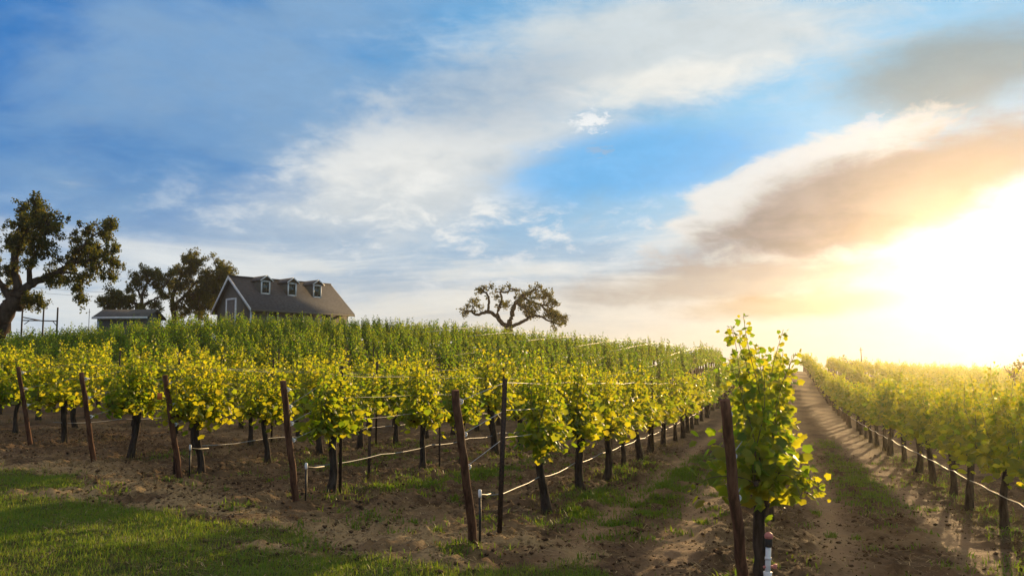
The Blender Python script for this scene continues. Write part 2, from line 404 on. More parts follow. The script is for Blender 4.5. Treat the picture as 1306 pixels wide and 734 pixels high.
def axis(fine0, fine1, step, lo, hi, growth=1.12):
    a = list(np.arange(fine0, fine1, step)); d = step; p = a[-1]
    while p < hi: d *= growth; p += d; a.append(p)
    d = step; p = fine0; b = []
    while p > lo: d *= growth; p -= d; b.append(p)
    return np.array(b[::-1] + a)
def build_ground():
    gx = axis(-11.5, 8.0, 0.055, -1500, 1500); gy = axis(5.5, 18.0, 0.06, -400, 2500, 1.05)
    Xg, Yg = np.meshgrid(gx, gy); Zg = ground(Xg, Yg) + micro(Xg, Yg)
    V = np.stack((Xg, Yg, Zg), -1).reshape(-1, 3)
    w = len(gx); i = np.arange(len(gy) - 1)[:, None] * w; j = np.arange(w - 1)[None, :]
    q = np.stack((i + j, i + j + 1, i + w + j + 1, i + w + j), -1).reshape(-1, 4)
    o = mesh_obj('ground', [(V, [q], 0)], M_ground, smooth_=True)
    x, y = V[:, 0], V[:, 1]
    lw = lawn_mask(x, y); tr = track_mask(x, y)
    dist = np.interp(x, LX, LY) - y
    straw = np.exp(-((dist + .6) / 1.0) ** 2) * sstep(fbm(x * 1.5, y * 1.5, 61), .36, .52) * (x < 3) + .3 * sstep(fbm(x * .9, y * .9, 67), .52, .7) + (lw < .5) * (dist > .2) * .8
    far = sstep(y, 45, 60)
    c = np.stack((np.maximum(lw, far * .35), tr, np.clip(straw, 0, 1), np.clip(weed_density(x, y), 0, 1)), -1).astype(np.float32)
    a = o.data.attributes.new('surface', 'FLOAT_COLOR', 'POINT'); a.data.foreach_set('color', c.ravel())
    o['kind'] = 'structure'; o['label'] = 'brown vineyard soil with wheel tracks rising to the crest'
    return o
build_ground()

# ------------------------------------------------------------------ haze
def haze():
    m = D.materials.new('haze'); m.use_nodes = True; nt = m.node_tree
    for n in list(nt.nodes): nt.nodes.remove(n)
    v = nt.nodes.new('ShaderNodeVolumePrincipled'); v.inputs['Color'].default_value = (1.0, .88, .70, 1)
    v.inputs['Density'].default_value = 0.00036; v.inputs['Anisotropy'].default_value = 0.85
    o_ = nt.nodes.new('ShaderNodeOutputMaterial'); nt.links.new(v.outputs[0], o_.inputs['Volume'])
    bx, bf = box(-170, 170, -30, 150, -22, 15.6)
    o = mesh_obj('haze', [(bx, bf, 0)], m); o['kind'] = 'stuff'; o['label'] = 'warm evening haze glowing towards the low sun'
haze()

# ------------------------------------------------------------------ leaves
LEAF0 = np.array([(0, 0), (.28, -.15), (.52, .06), (.43, .24), (.58, .46), (.34, .66), (0, 1.0), (-.34, .66), (-.58, .46), (-.43, .24), (-.52, .06), (-.28, -.15), (0, .36)], float)
LEAF0 = np.column_stack((LEAF0, -.35 * np.abs(LEAF0[:, 0]) - .22 * LEAF0[:, 1] ** 2)); LEAF0[12, 2] += .03
FACE0 = np.array([[12, i, (i + 1) % 12] for i in range(12)])
LEAF1 = np.array([(0, 0, 0), (.5, .08, -.16), (.46, .62, -.24), (0, 1, -.2), (-.46, .62, -.24), (-.5, .08, -.16)], float)
FACE1 = np.array([[0, 1, 2, 3], [0, 3, 4, 5]])
LEAF2 = np.array([(0, 0, 0), (.5, .4, -.1), (0, 1, 0), (-.5, .4, -.1)], float); FACE2 = np.array([[0, 1, 2, 3]])
OAK = np.array([(0, 0, 0), (.34, .3, .08), (.22, .75, -.05), (0, 1, .05), (-.26, .7, .1), (-.33, .25, -.06)], float); FOAK = np.array([[0, 1, 2, 3], [0, 3, 4, 5]])
def leaves(pos, ax, nrm, size, shape=0):
    LV, LF = ((LEAF0, FACE0), (LEAF1, FACE1), (LEAF2, FACE2), (OAK, FOAK))[shape]
    n = len(pos)
    ax = ax / (np.linalg.norm(ax, axis=1)[:, None] + 1e-9)
    e = np.cross(ax, nrm); e /= np.linalg.norm(e, axis=1)[:, None] + 1e-9
    w = np.cross(e, ax)
    b = LV[None] * np.asarray(size).reshape(-1, 1, 1)
    v = pos[:, None] + b[..., 0:1] * e[:, None] + b[..., 1:2] * ax[:, None] + b[..., 2:3] * w[:, None]
    f = LF[None] + (np.arange(n) * len(LV))[:, None, None]
    return v.reshape(-1, 3), [f.reshape(-1, LF.shape[1])]

# ------------------------------------------------------------------ grapevines (row runs along local x)
def vine_parts(seed, lod, hero=False, hill=False, wide=False):
    g = np.random.default_rng(seed)
    hh = g.uniform(.80, .92) if not (hill or hero) else g.uniform(.66, .74); lean = g.normal(0, .05, 2)
    nseg = 9 if lod < 2 else 3
    zt = np.linspace(-.08, hh, nseg); q = np.clip(zt / hh, 0, 1)
    tp = np.column_stack((lean[0] * q + .03 * np.sin(q * 5 + g.random() * 6), lean[1] * q + .025 * np.sin(q * 4 + g.random() * 6), zt))
    rad = .052 + .03 * np.exp(-q * 6) + .012 * np.exp(-((q - 1) / .15) ** 2); rad = rad * g.uniform(.85, 1.2)
    trunk = [tube(tp, rad, 10 if lod < 2 else 5, True, .28 if lod < 2 else 0, g)]
    head = tp[-1]; span = .82 if wide else (.60 if lod == 0 else .74)
    arms = []
    for sd in (-1, 1):
        m = 6; qa = np.linspace(0, 1, m)
        ap = np.column_stack((head[0] + sd * span * qa, head[1] * (1 - qa) + g.normal(0, .02, m), head[2] - .03 + .10 * np.sqrt(qa) + g.normal(0, .012, m)))
        arms.append(ap)
        if lod < 2: trunk.append(tube(ap, .034 - .016 * qa, 7, True, .3, g))
    shoots = []; P, A, N, S = [], [], [], []
    per = (11, 11, 9)[lod] + 3 * hero
    for sd in (0, 1):
        for j in range(per):
            f = (j + g.uniform(.1, .9)) / per
            i = min(int(f * 5), 4); b = arms[sd][i] + (arms[sd][i + 1] - arms[sd][i]) * (f * 5 - i)
            droop = g.random() < (.08 if hill else .20)
            Ls = g.uniform(.62, 1.02) * (1.0 - .12 * f) * (.62 if droop else 1)
            if not droop and g.random() < .32: Ls *= g.uniform(1.12, 1.4)
            if hill: Ls *= g.uniform(1.0, 1.35)
            if hero: Ls = min(Ls * 1.14, 1.22)
            if hero and g.random() < .2: Ls *= g.uniform(1.05, 1.14)
            if hero and droop: Ls *= .62
            m = 9; qs = np.linspace(0, 1, m)
            side = g.choice((-1, 1)) if not hero else g.choice((-1, 1)); out = g.uniform(.02, .22 if not hill else .12) if not droop else g.uniform(.30, .45)
            if hero and not droop: out *= 1.3
            sway = g.normal(0, .09); ph = g.random() * 6
            x = b[0] + sway * qs * 1.4 + .025 * np.sin(qs * 7 + ph) + (-.12 * f * (1 if sd else -1)) * qs
            y = b[1] + side * out * qs ** (1.2 if not droop else .8) + .025 * np.sin(qs * 6 + ph * 2)
            z = b[2] + Ls * (qs - (.0 if not droop else 1.15 * qs ** 2)) - .05 * qs ** 3
            sp = np.column_stack((x, y, z)); shoots.append((sp, Ls))
            step = (.034, .052, .10)[lod]; cnt = max(5, int(Ls / step))
            qq = (np.arange(cnt) + g.random(cnt) * .6) / cnt
            for rep in range((3, 2, 2)[lod]):
                keep = g.random(cnt) < ((.97, .85, .55), (.97, .85), (1., .8))[lod][rep]
                qk = qq[keep]; c = len(qk)
                if not c: continue
                pos = np.column_stack([np.interp(qk, qs, sp[:, k]) for k in range(3)])
                th = g.uniform(0, 2 * math.pi, c); pl = g.uniform(.03, .10 + .08 * rep, c) * (1 - .6 * qk)
                o = np.column_stack((np.cos(th) * .8, np.sin(th), g.normal(.1, .35, c)))
                pos = pos + o * pl[:, None]
                sz = ((.078 if lod == 0 else .086) - .044 * qk ** 1.6) * g.uniform(.65, 1.3, c) * (.85 if rep else 1) * (1, 1.25, 2.0)[lod]
                a = o * .8 + np.column_stack((np.zeros(c), np.zeros(c), g.normal(-.55, .35, c) + .7 * qk ** 2))
                nn = np.column_stack((g.normal(0, .5, c), g.normal(0, .5, c), np.ones(c) * .42)) + o * .75
                P.append(pos); A.append(a); N.append(nn); S.append(sz)
    # shaded leaves round the head and arms
    c = (200, 170, 60)[lod] + 160 * hero
    px = g.uniform(-1, 1, c) * (span + .02); pos = np.column_stack((px, g.normal(0, .17, c), hh + .14 + g.normal(0, .12, c) - .05 * np.abs(px)))
    th = g.uniform(0, 2 * math.pi, c)
    P.append(pos); A.append(np.column_stack((np.cos(th), np.sin(th), g.normal(-.7, .3, c)))); N.append(np.column_stack((np.cos(th) * .6, np.sin(th) * .6, np.ones(c) * .6)) + g.normal(0, .3, (c, 3)))
    S.append(g.uniform(.06, .115, c) * (1, 1.2, 1.8)[lod])
    P, A, N, S = np.concatenate(P), np.concatenate(A), np.concatenate(N), np.concatenate(S)
    canes = [tube(sp, np.linspace(.0055, .0018, len(sp)), 4, False) for sp, _ in shoots] if lod < 2 else []
    return trunk, canes, leaves(P, A, N, S, lod)

VARIANTS = {}
def variant(lod, v, hero=False, hill=False, wide=False):
    key = (lod, v, hero, hill, wide)
    if key not in VARIANTS:
        tr, ca, lf = vine_parts(1000 * lod + v * 17 + 3 + 500 * hero, lod, hero, hill, wide)
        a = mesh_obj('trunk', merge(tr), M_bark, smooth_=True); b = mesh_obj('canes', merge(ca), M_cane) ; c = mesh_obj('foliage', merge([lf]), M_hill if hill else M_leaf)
        VARIANTS[key] = (a.data, b.data, c.data)
        for o in (a, b, c): D.objects.remove(o)
    return VARIANTS[key]

HOUSE = np.array((-22.5, 83.0))
def clear_of(x, y):
    h = np.array((x, y)) - HOUSE
    if abs(h @ np.array((.69, .725))) < 8.0 and abs(h @ np.array((.725, -.69))) < 6.0: return False
    if (x + 31.2) ** 2 + (y - 73.5) ** 2 < 4.2 ** 2: return False
    return True
def candidates():
    out = []
    for k in sorted(S_ROW, reverse=True):
        g = np.random.default_rng(900 + k)
        t = T_ROW[k] + .9
        if k == 5: t = T_ROW[k] + 2.63
        if k == 3: t = T_ROW[k] + .45
        i = 0
        while True:
            x, y = xy(S_ROW[k], t); u = CX + F * x / max(y, 1)
            if y > crest(u) + 7: break
            extra = 3.3 if (k == 4 and i == 0) else g.uniform(1.82, 2.08)
            if y > 3 and abs(x) / y < .62 + 1.2 / y and clear_of(x, y):
                out.append((k, i, x + g.normal(0, .03), y + g.normal(0, .03), g.uniform(.92, 1.08), int(g.integers(0, 1000)), g.random() < .5))
            i += 1; t += extra
    return out
CAND = candidates()
PICK = None                                       # (row, place) of the vines that show largest, measured from the camera
PICK_RANGES = {-10: [(7, 7), (9, 9)], -9: [(7, 9), (13, 13)], -8: [(6, 10), (13, 15)], -7: [(5, 8), (10, 10), (14, 15)], -6: [(4, 5), (7, 14), (16, 16)], -5: [(3, 15), (17, 17)], -4: [(3, 6), (8, 20)], -3: [(2, 18), (20, 20)], -2: [(1, 3), (5, 19)], -1: [(0, 21)], 0: [(0, 23)], 1: [(0, 5), (7, 24), (28, 28)], 2: [(0, 6), (8, 8), (10, 10), (12, 20), (23, 23), (25, 25)], 3: [(0, 26), (28, 29)], 4: [(0, 6), (8, 22), (24, 26), (29, 29)], 5: [(0, 16)], 6: [(0, 3)], 7: [(2, 22), (25, 25), (27, 27)], 8: [(10, 13), (27, 27), (32, 33)], 9: [(41, 41)], 11: [(36, 36)]}
PICK = {(k, i) for k, rs in PICK_RANGES.items() for a, b in rs for i in range(a, b + 1)}
if PICK is None:
    PICK = {(c[0], c[1]) for c in sorted(CAND, key=lambda c: c[3])[:298]}
ORD = ['first', 'second', 'third', 'fourth', 'fifth', 'sixth', 'seventh', 'eighth', 'ninth', 'tenth', 'eleventh', 'twelfth', 'thirteenth', 'fourteenth', 'fifteenth', 'sixteenth', 'seventeenth', 'eighteenth', 'nineteenth', 'twentieth']
ROWNAME = {1: 'the leftmost leaning post', 2: 'the second leaning post from the left', 3: 'the leaning post with an orange tag',
           4: 'the leaning post with white clips', 5: 'the leaning post beside the thin steel stake', 6: 'the nearest post beside the red-capped pipe',
           7: 'the right edge of the photo, along the wheel-tracked dirt aisle'}
def vine_label(k, i, x, y):
    if k == 6 and i == 0: return 'tall nearest grapevine with long stray shoots behind the post by the red-capped pipe'
    if k in ROWNAME and 1 <= k <= 6 and i < 20: return f'leafy grapevine, {ORD[i]} in the row from {ROWNAME[k]}', None
    return None
def label_vines():
    lab = {}
    per = {}
    for c in sorted(CAND, key=lambda c: (c[0], c[1])):
        k, i = c[0], c[1]
        if (k, i) not in PICK: continue
        j = per.get(k, 0); per[k] = j + 1
        if k == 6 and i == 0: lab[k, i] = ('tall nearest grapevine with long stray shoots behind the post by the red-capped pipe', 'grapevines in near rows')
        elif 1 <= k <= 6 and i < 12: lab[k, i] = (f'leafy grapevine, {ORD[i]} in the row behind {ROWNAME[k]}', 'grapevines in near rows')
        elif 1 <= k <= 6: lab[k, i] = (f'grapevine past the twelfth in the row behind {ROWNAME[k]}', 'grapevines far up the near rows')
        elif k == 7 and j < 12: lab[k, i] = (f'backlit grapevine, {ORD[j]} from the right edge in the row right of the dirt aisle', 'grapevines in near rows')
        elif k == 7: lab[k, i] = ('small backlit grapevine far up the row right of the dirt aisle', 'grapevines far up the near rows')
        elif k > 7: lab[k, i] = ('hazy backlit grapevine in the rows beyond the right-hand drip hose', 'grapevines beyond the right-hand hose')
        elif c[3] < 36: lab[k, i] = ('yellow-topped grapevine in the rows left of and behind the leftmost leaning post', 'grapevines behind the leftmost post')
        else: lab[k, i] = ('green grapevine in the tight rows climbing the hillside below the house', 'grapevines on the hillside')
    return lab
VLAB = label_vines()
def build_vines():
    rest_w, rest_l = [], []
    for k, i, x, y, sc, v, flip in CAND:
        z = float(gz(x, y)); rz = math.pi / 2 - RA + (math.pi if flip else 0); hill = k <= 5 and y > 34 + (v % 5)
        if (k, i) in PICK:
            hero = k == 6 and i == 0
            lod = 0 if y < 17 else 1
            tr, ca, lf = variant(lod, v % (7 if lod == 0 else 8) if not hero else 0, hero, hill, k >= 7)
            lb, gr = VLAB[k, i]
            e = thing('grapevine', lb, 'grapevine', (x, y, z), rz, gr)
            s2 = sc * (1.0 if not hero else 1.05)
            e.scale = (s2, s2, s2)
            if hero: e.rotation_euler = (0, 0, math.pi / 2 - RA); e.location = (x + .02, y, z)
            link('trunk', tr, e); link('canes', ca, e); link('foliage', lf, e)
        else:
            lod = 1 if y < 38 else 2
            key = ('raw', lod, v % 8, hill)
            if key not in VARIANTS: VARIANTS[key] = vine_parts(1000 * lod + (v % 8) * 17 + 3, lod, False, hill)
            tr, ca, (lv, lfc) = VARIANTS[key]
            c, s = math.cos(rz) * sc, math.sin(rz) * sc
            def T(p): return np.column_stack((p[:, 0] * c - p[:, 1] * s + x, p[:, 0] * s + p[:, 1] * c + y, p[:, 2] * sc + z))
            for tv, tf in tr: rest_w.append((T(tv), tf, 0))
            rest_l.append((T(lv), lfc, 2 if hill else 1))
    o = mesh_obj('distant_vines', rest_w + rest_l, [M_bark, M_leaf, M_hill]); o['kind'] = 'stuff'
    o['label'] = 'remaining vines massed along the rows to the crest of the hill'
build_vines()

# ------------------------------------------------------------------ end posts, stakes, wires, hoses, risers
UV = np.array((ux, uy, 0.0))
def end_post(k, label, clips=3, tagged=False, length=1.52):
    x, y = xy(S_ROW[k], T_ROW[k]); x -= .05 * (k == 6); z = float(gz(x, y)); g = np.random.default_rng(k + 50)
    e = thing('end_post', label, 'post', (x, y, z), 0, 'leaning end posts of the rows')
    top = -UV * (.40 + g.normal(0, .03)) + np.array((g.normal(0, .015) - .11 * (k == 6), 0, length))
    q = np.linspace(-.1, 1, 14)[:, None]; pts = top * q
    pts[1:-1, :2] += g.normal(0, .004, (12, 2))
    mesh_obj('shaft', merge([tube(pts, np.linspace(.045, .037, 14), 12, True, .10, g)]), M_post, e, True)
    anchors = []
    for a in np.linspace(.52, .93, clips):
        p = top * a; anchors.append(np.array((x, y, z)) + p + UV * .04)
        c = p + UV * .055 + np.array((.012, 0, 0))
        th = np.linspace(0, 2 * math.pi, 9)
        ring = np.column_stack((.028 * np.cos(th), np.zeros(9), .022 * np.sin(th))) + c
        mesh_obj('wire_clip', merge([tube(ring, .009, 6, True), tube([c, c + UV * .05 + np.array((0, 0, .01)), c + UV * .085], .008, 6)]), M_white, e, True)
    if tagged:
        p = top * .80 + np.array((-.095, -.06, 0))
        v, f = box(-.038, .038, -.003, .003, -.05, .05)
        mesh_obj('tag', [(v + p, f, 0)], M_orange, e)
    return anchors
POSTLAB = {1: 'reddish leaning wooden end post, leftmost of the row ends', 2: 'reddish leaning wooden end post, second from the left',
           3: 'leaning wooden end post with a small orange tag near its top', 4: 'dark leaning wooden end post with white clips behind the lawn',
           5: 'weathered leaning wooden end post beside the thin steel stake', 6: 'nearest dark end post, cut by the bottom edge, beside the red-capped pipe'}
ANCH = {}
for k in range(1, 7): ANCH[k] = end_post(k, POSTLAB[k], 4 if k == 4 else 3, k == 3)

def steel_stake(x, y, h, label, w=.022, group='thin steel stakes in the rows'):
    z = float(gz(x, y)); g = np.random.default_rng(int(abs(x * 100) + y * 10))
    lean = g.normal(0, .012, 2) * h
    v1, f1 = box(-w, w, -.004, .004, -.1, h); v2, f2 = box(-.004, .004, .004, w * 1.3, -.1, h)
    nub = [box(-w - .004, -w, -.008, .008, zz, zz + .02) for zz in np.arange(.25, h - .05, .12)]
    parts = [(v1, f1, 0), (v2, f2, 0)] + merge(nub)
    parts = [(v + np.column_stack((lean[0] * v[:, 2] / h, lean[1] * v[:, 2] / h, 0 * v[:, 2])), f, m) for v, f, m in parts]
    o = mesh_obj('steel_stake', parts, M_stake, loc=(x, y, z)); o.rotation_euler = (0, 0, -RA + .3)
    return tag(o, label, 'stake', group)
def on_row(k, dt, ds=0.0): return xy(S_ROW[k] + ds, T_ROW[k] + dt)
steel_stake(*on_row(5, .80), 1.66, 'tall thin steel stake just behind the weathered leaning post', .026)
steel_stake(*on_row(4, 2.75, -.35), .66, 'short dark stake in the gap after the first vine of the white-clipped row', .02)
steel_stake(*on_row(4, 1.15), 1.70, 'steel stake rising through the first vine behind the white-clipped post')
steel_stake(*on_row(4, 4.85), .75, 'short stake tied to the second vine behind the white-clipped post', .016)
steel_stake(*on_row(4, 8.6), 1.85, 'steel stake in the foliage well behind the white-clipped post')
steel_stake(*on_row(3, .2, -.25), 1.0, 'short stake leaning close behind the orange-tagged post', .02)
steel_stake(*on_row(3, 6.8), 1.85, 'steel stake in the vines behind the orange-tagged post')
steel_stake(*on_row(5, 7.3), .95, 'thin stake beside the third trunk right of the weathered post', .016)
steel_stake(*on_row(5, 12.6), 1.8, 'steel stake in foliage halfway along the row left of the dirt aisle')
steel_stake(*on_row(2, 5.4), 1.85, 'steel stake in the vines behind the second leaning post from the left')
steel_stake(*on_row(1, 4.4), 1.85, 'steel stake in the vines behind the leftmost leaning post')
steel_stake(*on_row(-1, 6), 2.0, 'steel stake in the left rows below the shed')
steel_stake(*on_row(1, 15.2), 2.25, 'dark tall stake on the hillside below the lone oak')
steel_stake(*on_row(0, 12), 2.1, 'dark stake among hillside vines below the house')

def row_line(k, t0, t1, h, step, sag, start=None, g=None):
    pts = [] if start is None else [start]
    ts = np.arange(t0, t1, step)
    for j, t in enumerate(ts):
        for f in ((0, .25, .5, .75) if sag else (0,)):
            tt = t + f * step; x, y = xy(S_ROW[k], tt); zz = float(ground(x, y)) + h + (g.normal(0, .007) if g is not None else 0)
            pts.append((x, y, zz - sag * 4 * f * (1 - f)))
    return np.array(pts)
ROWSHORT = {1: 'the leftmost post', 2: 'the second post from left', 3: 'the orange-tagged post', 4: 'the white-clipped post', 5: 'the weathered post by the stake', 6: 'the nearest post', 7: 'the right-hand vines'}
for k in (1, 2, 3, 4, 5, 6):
    for j, (hh, nm) in enumerate(((1.02, 'lowest'), (1.32, 'middle'), (1.62, 'highest'))):
        if k == 6 and j == 2: continue
        st_p = ANCH[k][min(j, len(ANCH[k]) - 1)]
        g = np.random.default_rng(k * 10 + j)
        p = row_line(k, T_ROW[k] + 1.0, 46 + (k == 5) * 10, hh, 3.0, .02, st_p, g)
        o = mesh_obj('trellis_wire', merge([tube(p, .0026 if k < 5 else .0034, 5)]), M_wire)
        tag(o, f'{nm} pale trellis wire strung from {ROWSHORT[k]}', 'wire', 'trellis wires of the near rows')
for k in (4, 2, 0):
    p = row_line(k, 47, 80, 1.84, 3.0, .0, None, np.random.default_rng(k + 70))
    o = mesh_obj('trellis_wire', merge([tube(p, .010, 4)]), M_wire)
    tag(o, 'pale wire glinting over the vine tops high on the hillside', 'wire', 'trellis wires on the hillside')
for k in (3, 1, -1):
    p = row_line(k, 47, 79, 1.84, 3.0, .0, None, np.random.default_rng(k + 170))
    o = mesh_obj('trellis_wire', merge([tube(p, .010, 4)]), M_wire)
    tag(o, 'pale wire glinting over the vine tops high on the hillside', 'wire', 'trellis wires on the hillside')
for k, t0, t1, lb in ((1, 14.6, 30, 'dark sagging drip hose low behind the leftmost post'), (3, 12.0, 36, 'thin drip hose low behind the orange-tagged post'),
                      (4, 10.5, 40, 'pale drip hose running low behind the white-clipped post'), (5, 8.9, 50, 'bright pale drip hose snaking past the trunks behind the weathered post'),
                      (7, 3.5, 46, 'pale drip hose running along the vines right of the dirt aisle')):
    g = np.random.default_rng(k + 300)
    p = row_line(k, t0, t1, .44, 2.0, .028, None, g); p[:, 0] -= .05
    if k in (3, 4, 5): p[0, 2] -= .0
    o = mesh_obj('drip_hose', merge([tube(p, .0068, 6)]), M_hose, smooth_=True)
    tag(o, lb, 'hose', 'drip hoses hung along the rows')

def riser(k, dt, ds, h, label):
    x, y = on_row(k, dt, ds); z = float(gz(x, y))
    e = thing('irrigation_riser', label, 'pipe', (x, y, z), 0, 'irrigation risers by the end posts')
    mesh_obj('pipe', merge([tube([(0, 0, -.05), (.004, 0, h * .5), (0, 0, h)], .013, 8)]), M_black, e, True)
    mesh_obj('cap', merge([tube([(0, 0, h - .02), (0, 0, h + .005), (0, 0, h + .05), (0, 0, h + .06)], [.015, .018, .018, .012], 10)]), M_white, e, True)
    mesh_obj('elbow', merge([tube([(0, 0, h - .01), (ux * .04, uy * .04, h + .005), (ux * .2, uy * .2, h - .02), (ux * .45, uy * .45, h - .03)], .011, 7)]), M_black, e, True)
riser(3, .15, .06, .43, 'thin black riser pipe with white cap beside the orange-tagged post')
riser(4, .12, .06, .47, 'thin black riser pipe with white cap beside the white-clipped post')
riser(5, .22, -.02, .48, 'thin black riser pipe with white cap behind the weathered leaning post')
def red_pipe():
    x, y = on_row(6, .16, .10); z = float(gz(x, y))
    e = thing('flush_pipe', 'white irrigation pipe with black collar and faded red cap by the nearest post', 'pipe', (x, y, z), 0)
    L_ = lambda zz: np.column_stack((.09 * np.asarray(zz) * .6, np.zeros(len(zz)), zz))
    mesh_obj('funnel', merge([tube(L_([-.06, .10, .20, .235]), [.008, .012, .030, .034], 12)]), M_white, e, True)
    mesh_obj('pipe', merge([tube(L_([.235, .3, .42]), [.021, .021, .021], 12), tube(L_([.325, .345]), [.025, .025], 12)]), M_white, e, True)
    mesh_obj('collar', merge([tube(L_([.42, .425, .48, .485]), [.026, .029, .029, .026], 12)]), M_black, e, True)
    a = np.linspace(0, math.pi / 2, 7)
    mesh_obj('cap', merge([tube(L_(np.concatenate(([.485], .50 + .034 * np.sin(a)))), np.concatenate(([.030], np.maximum(.034 * np.cos(a), .003))), 14)]), M_red, e, True)
    zc = .27; c = np.array((.055, .01, zc))
    mesh_obj('valve', merge([tube([(-.035 + .0146, 0, zc), (.07, .0, zc + .005)], .010, 8), tube([(.07, 0, zc - .012), (.07, 0, zc + .022)], .014, 8)]), M_red, e, True)
red_pipe()

# ------------------------------------------------------------------ trees
def tree(name, label, Y, limbs, clumps, leaf, per, seed, mt=M_oak, depth=3.0, cat='tree', group=None, twig=.05, tight=.8):
    """limbs: [(photo points, r0, r1, depth offset)], clumps: [(p,q,radius px)]; all turned into metres at distance Y"""
    g = np.random.default_rng(seed); px = Y / F
    base = pt(*limbs[0][0][0], Y); gz0 = float(ground(base[0], base[1])); root = np.array((base[0], base[1], gz0))
    e = thing(name, label, cat, root, 0, group)
    wood = []; nodes = []
    for pts, r0, r1, dz in limbs:
        P = np.array([pt(a, b, Y) for a, b in pts])
        n = len(P); q = np.linspace(0, 1, n); P[:, 1] += dz * q ** 1.2
        m = (n - 1) * 4 + 1; qi = np.linspace(0, n - 1, m); Q = np.column_stack([np.interp(qi, np.arange(n), P[:, k]) for k in range(3)])
        for _ in range(2): Q[1:-1] = (Q[:-2] + 2 * Q[1:-1] + Q[2:]) / 4
        Q[1:] += g.normal(0, .25 * r1 + .012, (m - 1, 3)); Q = Q - root
        wood.append(tube(Q, np.linspace(r0, r1, m), 8, True, .15, g)); nodes.append(Q[2:])
    T0 = wood[0]; nodes = np.concatenate(nodes)
    P, A, N, S = [], [], [], []
    for p, q, rp in clumps:
        c = pt(p, q, Y) - root; r = rp * px * tight
        j = np.argmin(np.linalg.norm((nodes - c)[:, [0, 2]], axis=1)); near = nodes[j]
        c[1] = near[1] + g.uniform(-1, 1) * min(depth, np.linalg.norm((near - c)[[0, 2]]) * .6 + r * .9)
        mid = (near + c) / 2 + g.normal(0, .12 * r + .02, 3)
        wood.append(tube([near, mid, c, c + g.normal(0, .4 * r, 3)], [twig, twig * .7, twig * .45, twig * .2], 5))
        for _ in range(4):
            d = g.normal(0, 1, 3); d /= np.linalg.norm(d); wood.append(tube([c, c + d * r * .5 + (0, 0, .05), c + d * r * 1.0], [twig * .4, twig * .28, twig * .12], 4))
        k = max(6, int(per * rp * rp / 100))
        sub = c + g.normal(0, .50, (7, 3)) * r
        w = sub[g.integers(0, 7, k)] + g.normal(0, .26, (k, 3)) * r
        P.append(w); A.append(g.normal(0, 1, (k, 3)) - (0, 0, .3)); N.append(g.normal(0, 1, (k, 3)) + (0, 0, .5)); S.append(leaf * g.uniform(.6, 1.3, k))
    mesh_obj('trunk', merge(wood), M_oakbark, e, True)
    mesh_obj('crown', merge([leaves(np.concatenate(P), np.concatenate(A), np.concatenate(N), np.concatenate(S), 3)]), mt, e)
    return e
c3 = lambda L: [(560 + x * .3063, 340 + y * .3065) for x, y in L]       # from an enlarged view to photograph positions
c1 = lambda L: [(x * .2725, 230 + y * .2725) for x, y in L]
def cl(L, f): return [(*f([(x, y)])[0], r) for x, y, r in L]
# the lone oak on the crest
tree('oak_tree', 'lone gnarled oak with open crooked limbs standing on the vineyard crest', 86,
     [(c3([(292, 330), (292, 290), (290, 262), (290, 245)]), .50, .38, 0), (c3([(290, 250), (262, 238), (240, 205), (205, 188), (185, 192), (160, 206), (135, 188), (112, 190)]), .25, .08, -1.0),
      (c3([(205, 188), (206, 160), (206, 125), (190, 105), (175, 98)]), .14, .07, -.6), (c3([(290, 255), (300, 200), (318, 150), (345, 122), (385, 100), (410, 90)]), .28, .08, .8),
      (c3([(262, 238), (240, 190), (252, 165), (262, 130), (250, 100), (285, 105), (300, 85), (325, 92)]), .15, .06, 1.5), (c3([(292, 252), (330, 240), (356, 225), (375, 210), (410, 206), (430, 212), (450, 228), (470, 232)]), .19, .07, -1.5),
      (c3([(345, 122), (385, 148), (420, 155), (455, 160), (480, 185)]), .12, .06, 1.2), (c3([(420, 155), (440, 175), (470, 200), (500, 205)]), .12, .05, .8), (c3([(318, 150), (350, 170), (372, 195)]), .14, .05, -.8)],
     cl([(165, 100, 9), (160, 92, 5), (190, 92, 9), (215, 85, 7), (230, 100, 7), (240, 125, 8), (205, 135, 5), (175, 105, 6), (120, 165, 7), (108, 190, 9), (112, 205, 6), (140, 150, 9), (155, 145, 8), (165, 165, 8), (150, 190, 6), (95, 182, 4),
         (262, 85, 7), (290, 75, 7), (310, 92, 6), (335, 98, 9), (280, 100, 5), (255, 140, 6), (268, 160, 10), (285, 160, 9), (240, 160, 5), (350, 120, 10), (375, 112, 10), (340, 145, 11), (365, 160, 14), (385, 170, 14), (400, 185, 13), (370, 190, 12), (345, 175, 9), (375, 210, 8), (405, 160, 8),
         (400, 92, 11), (418, 82, 7), (430, 100, 12), (450, 115, 12), (410, 115, 10), (440, 130, 11), (465, 130, 10), (480, 145, 10), (490, 152, 7), (455, 150, 8), (465, 180, 12), (480, 190, 13), (500, 200, 12), (515, 210, 11), (528, 215, 8), (490, 215, 12), (460, 205, 10), (475, 230, 10), (490, 245, 8), (486, 262, 5), (505, 228, 8), (450, 190, 8), (320, 130, 6), (520, 235, 5)], c3),
       .16, 150, 5, tight=.60, depth=2.5, twig=.055)
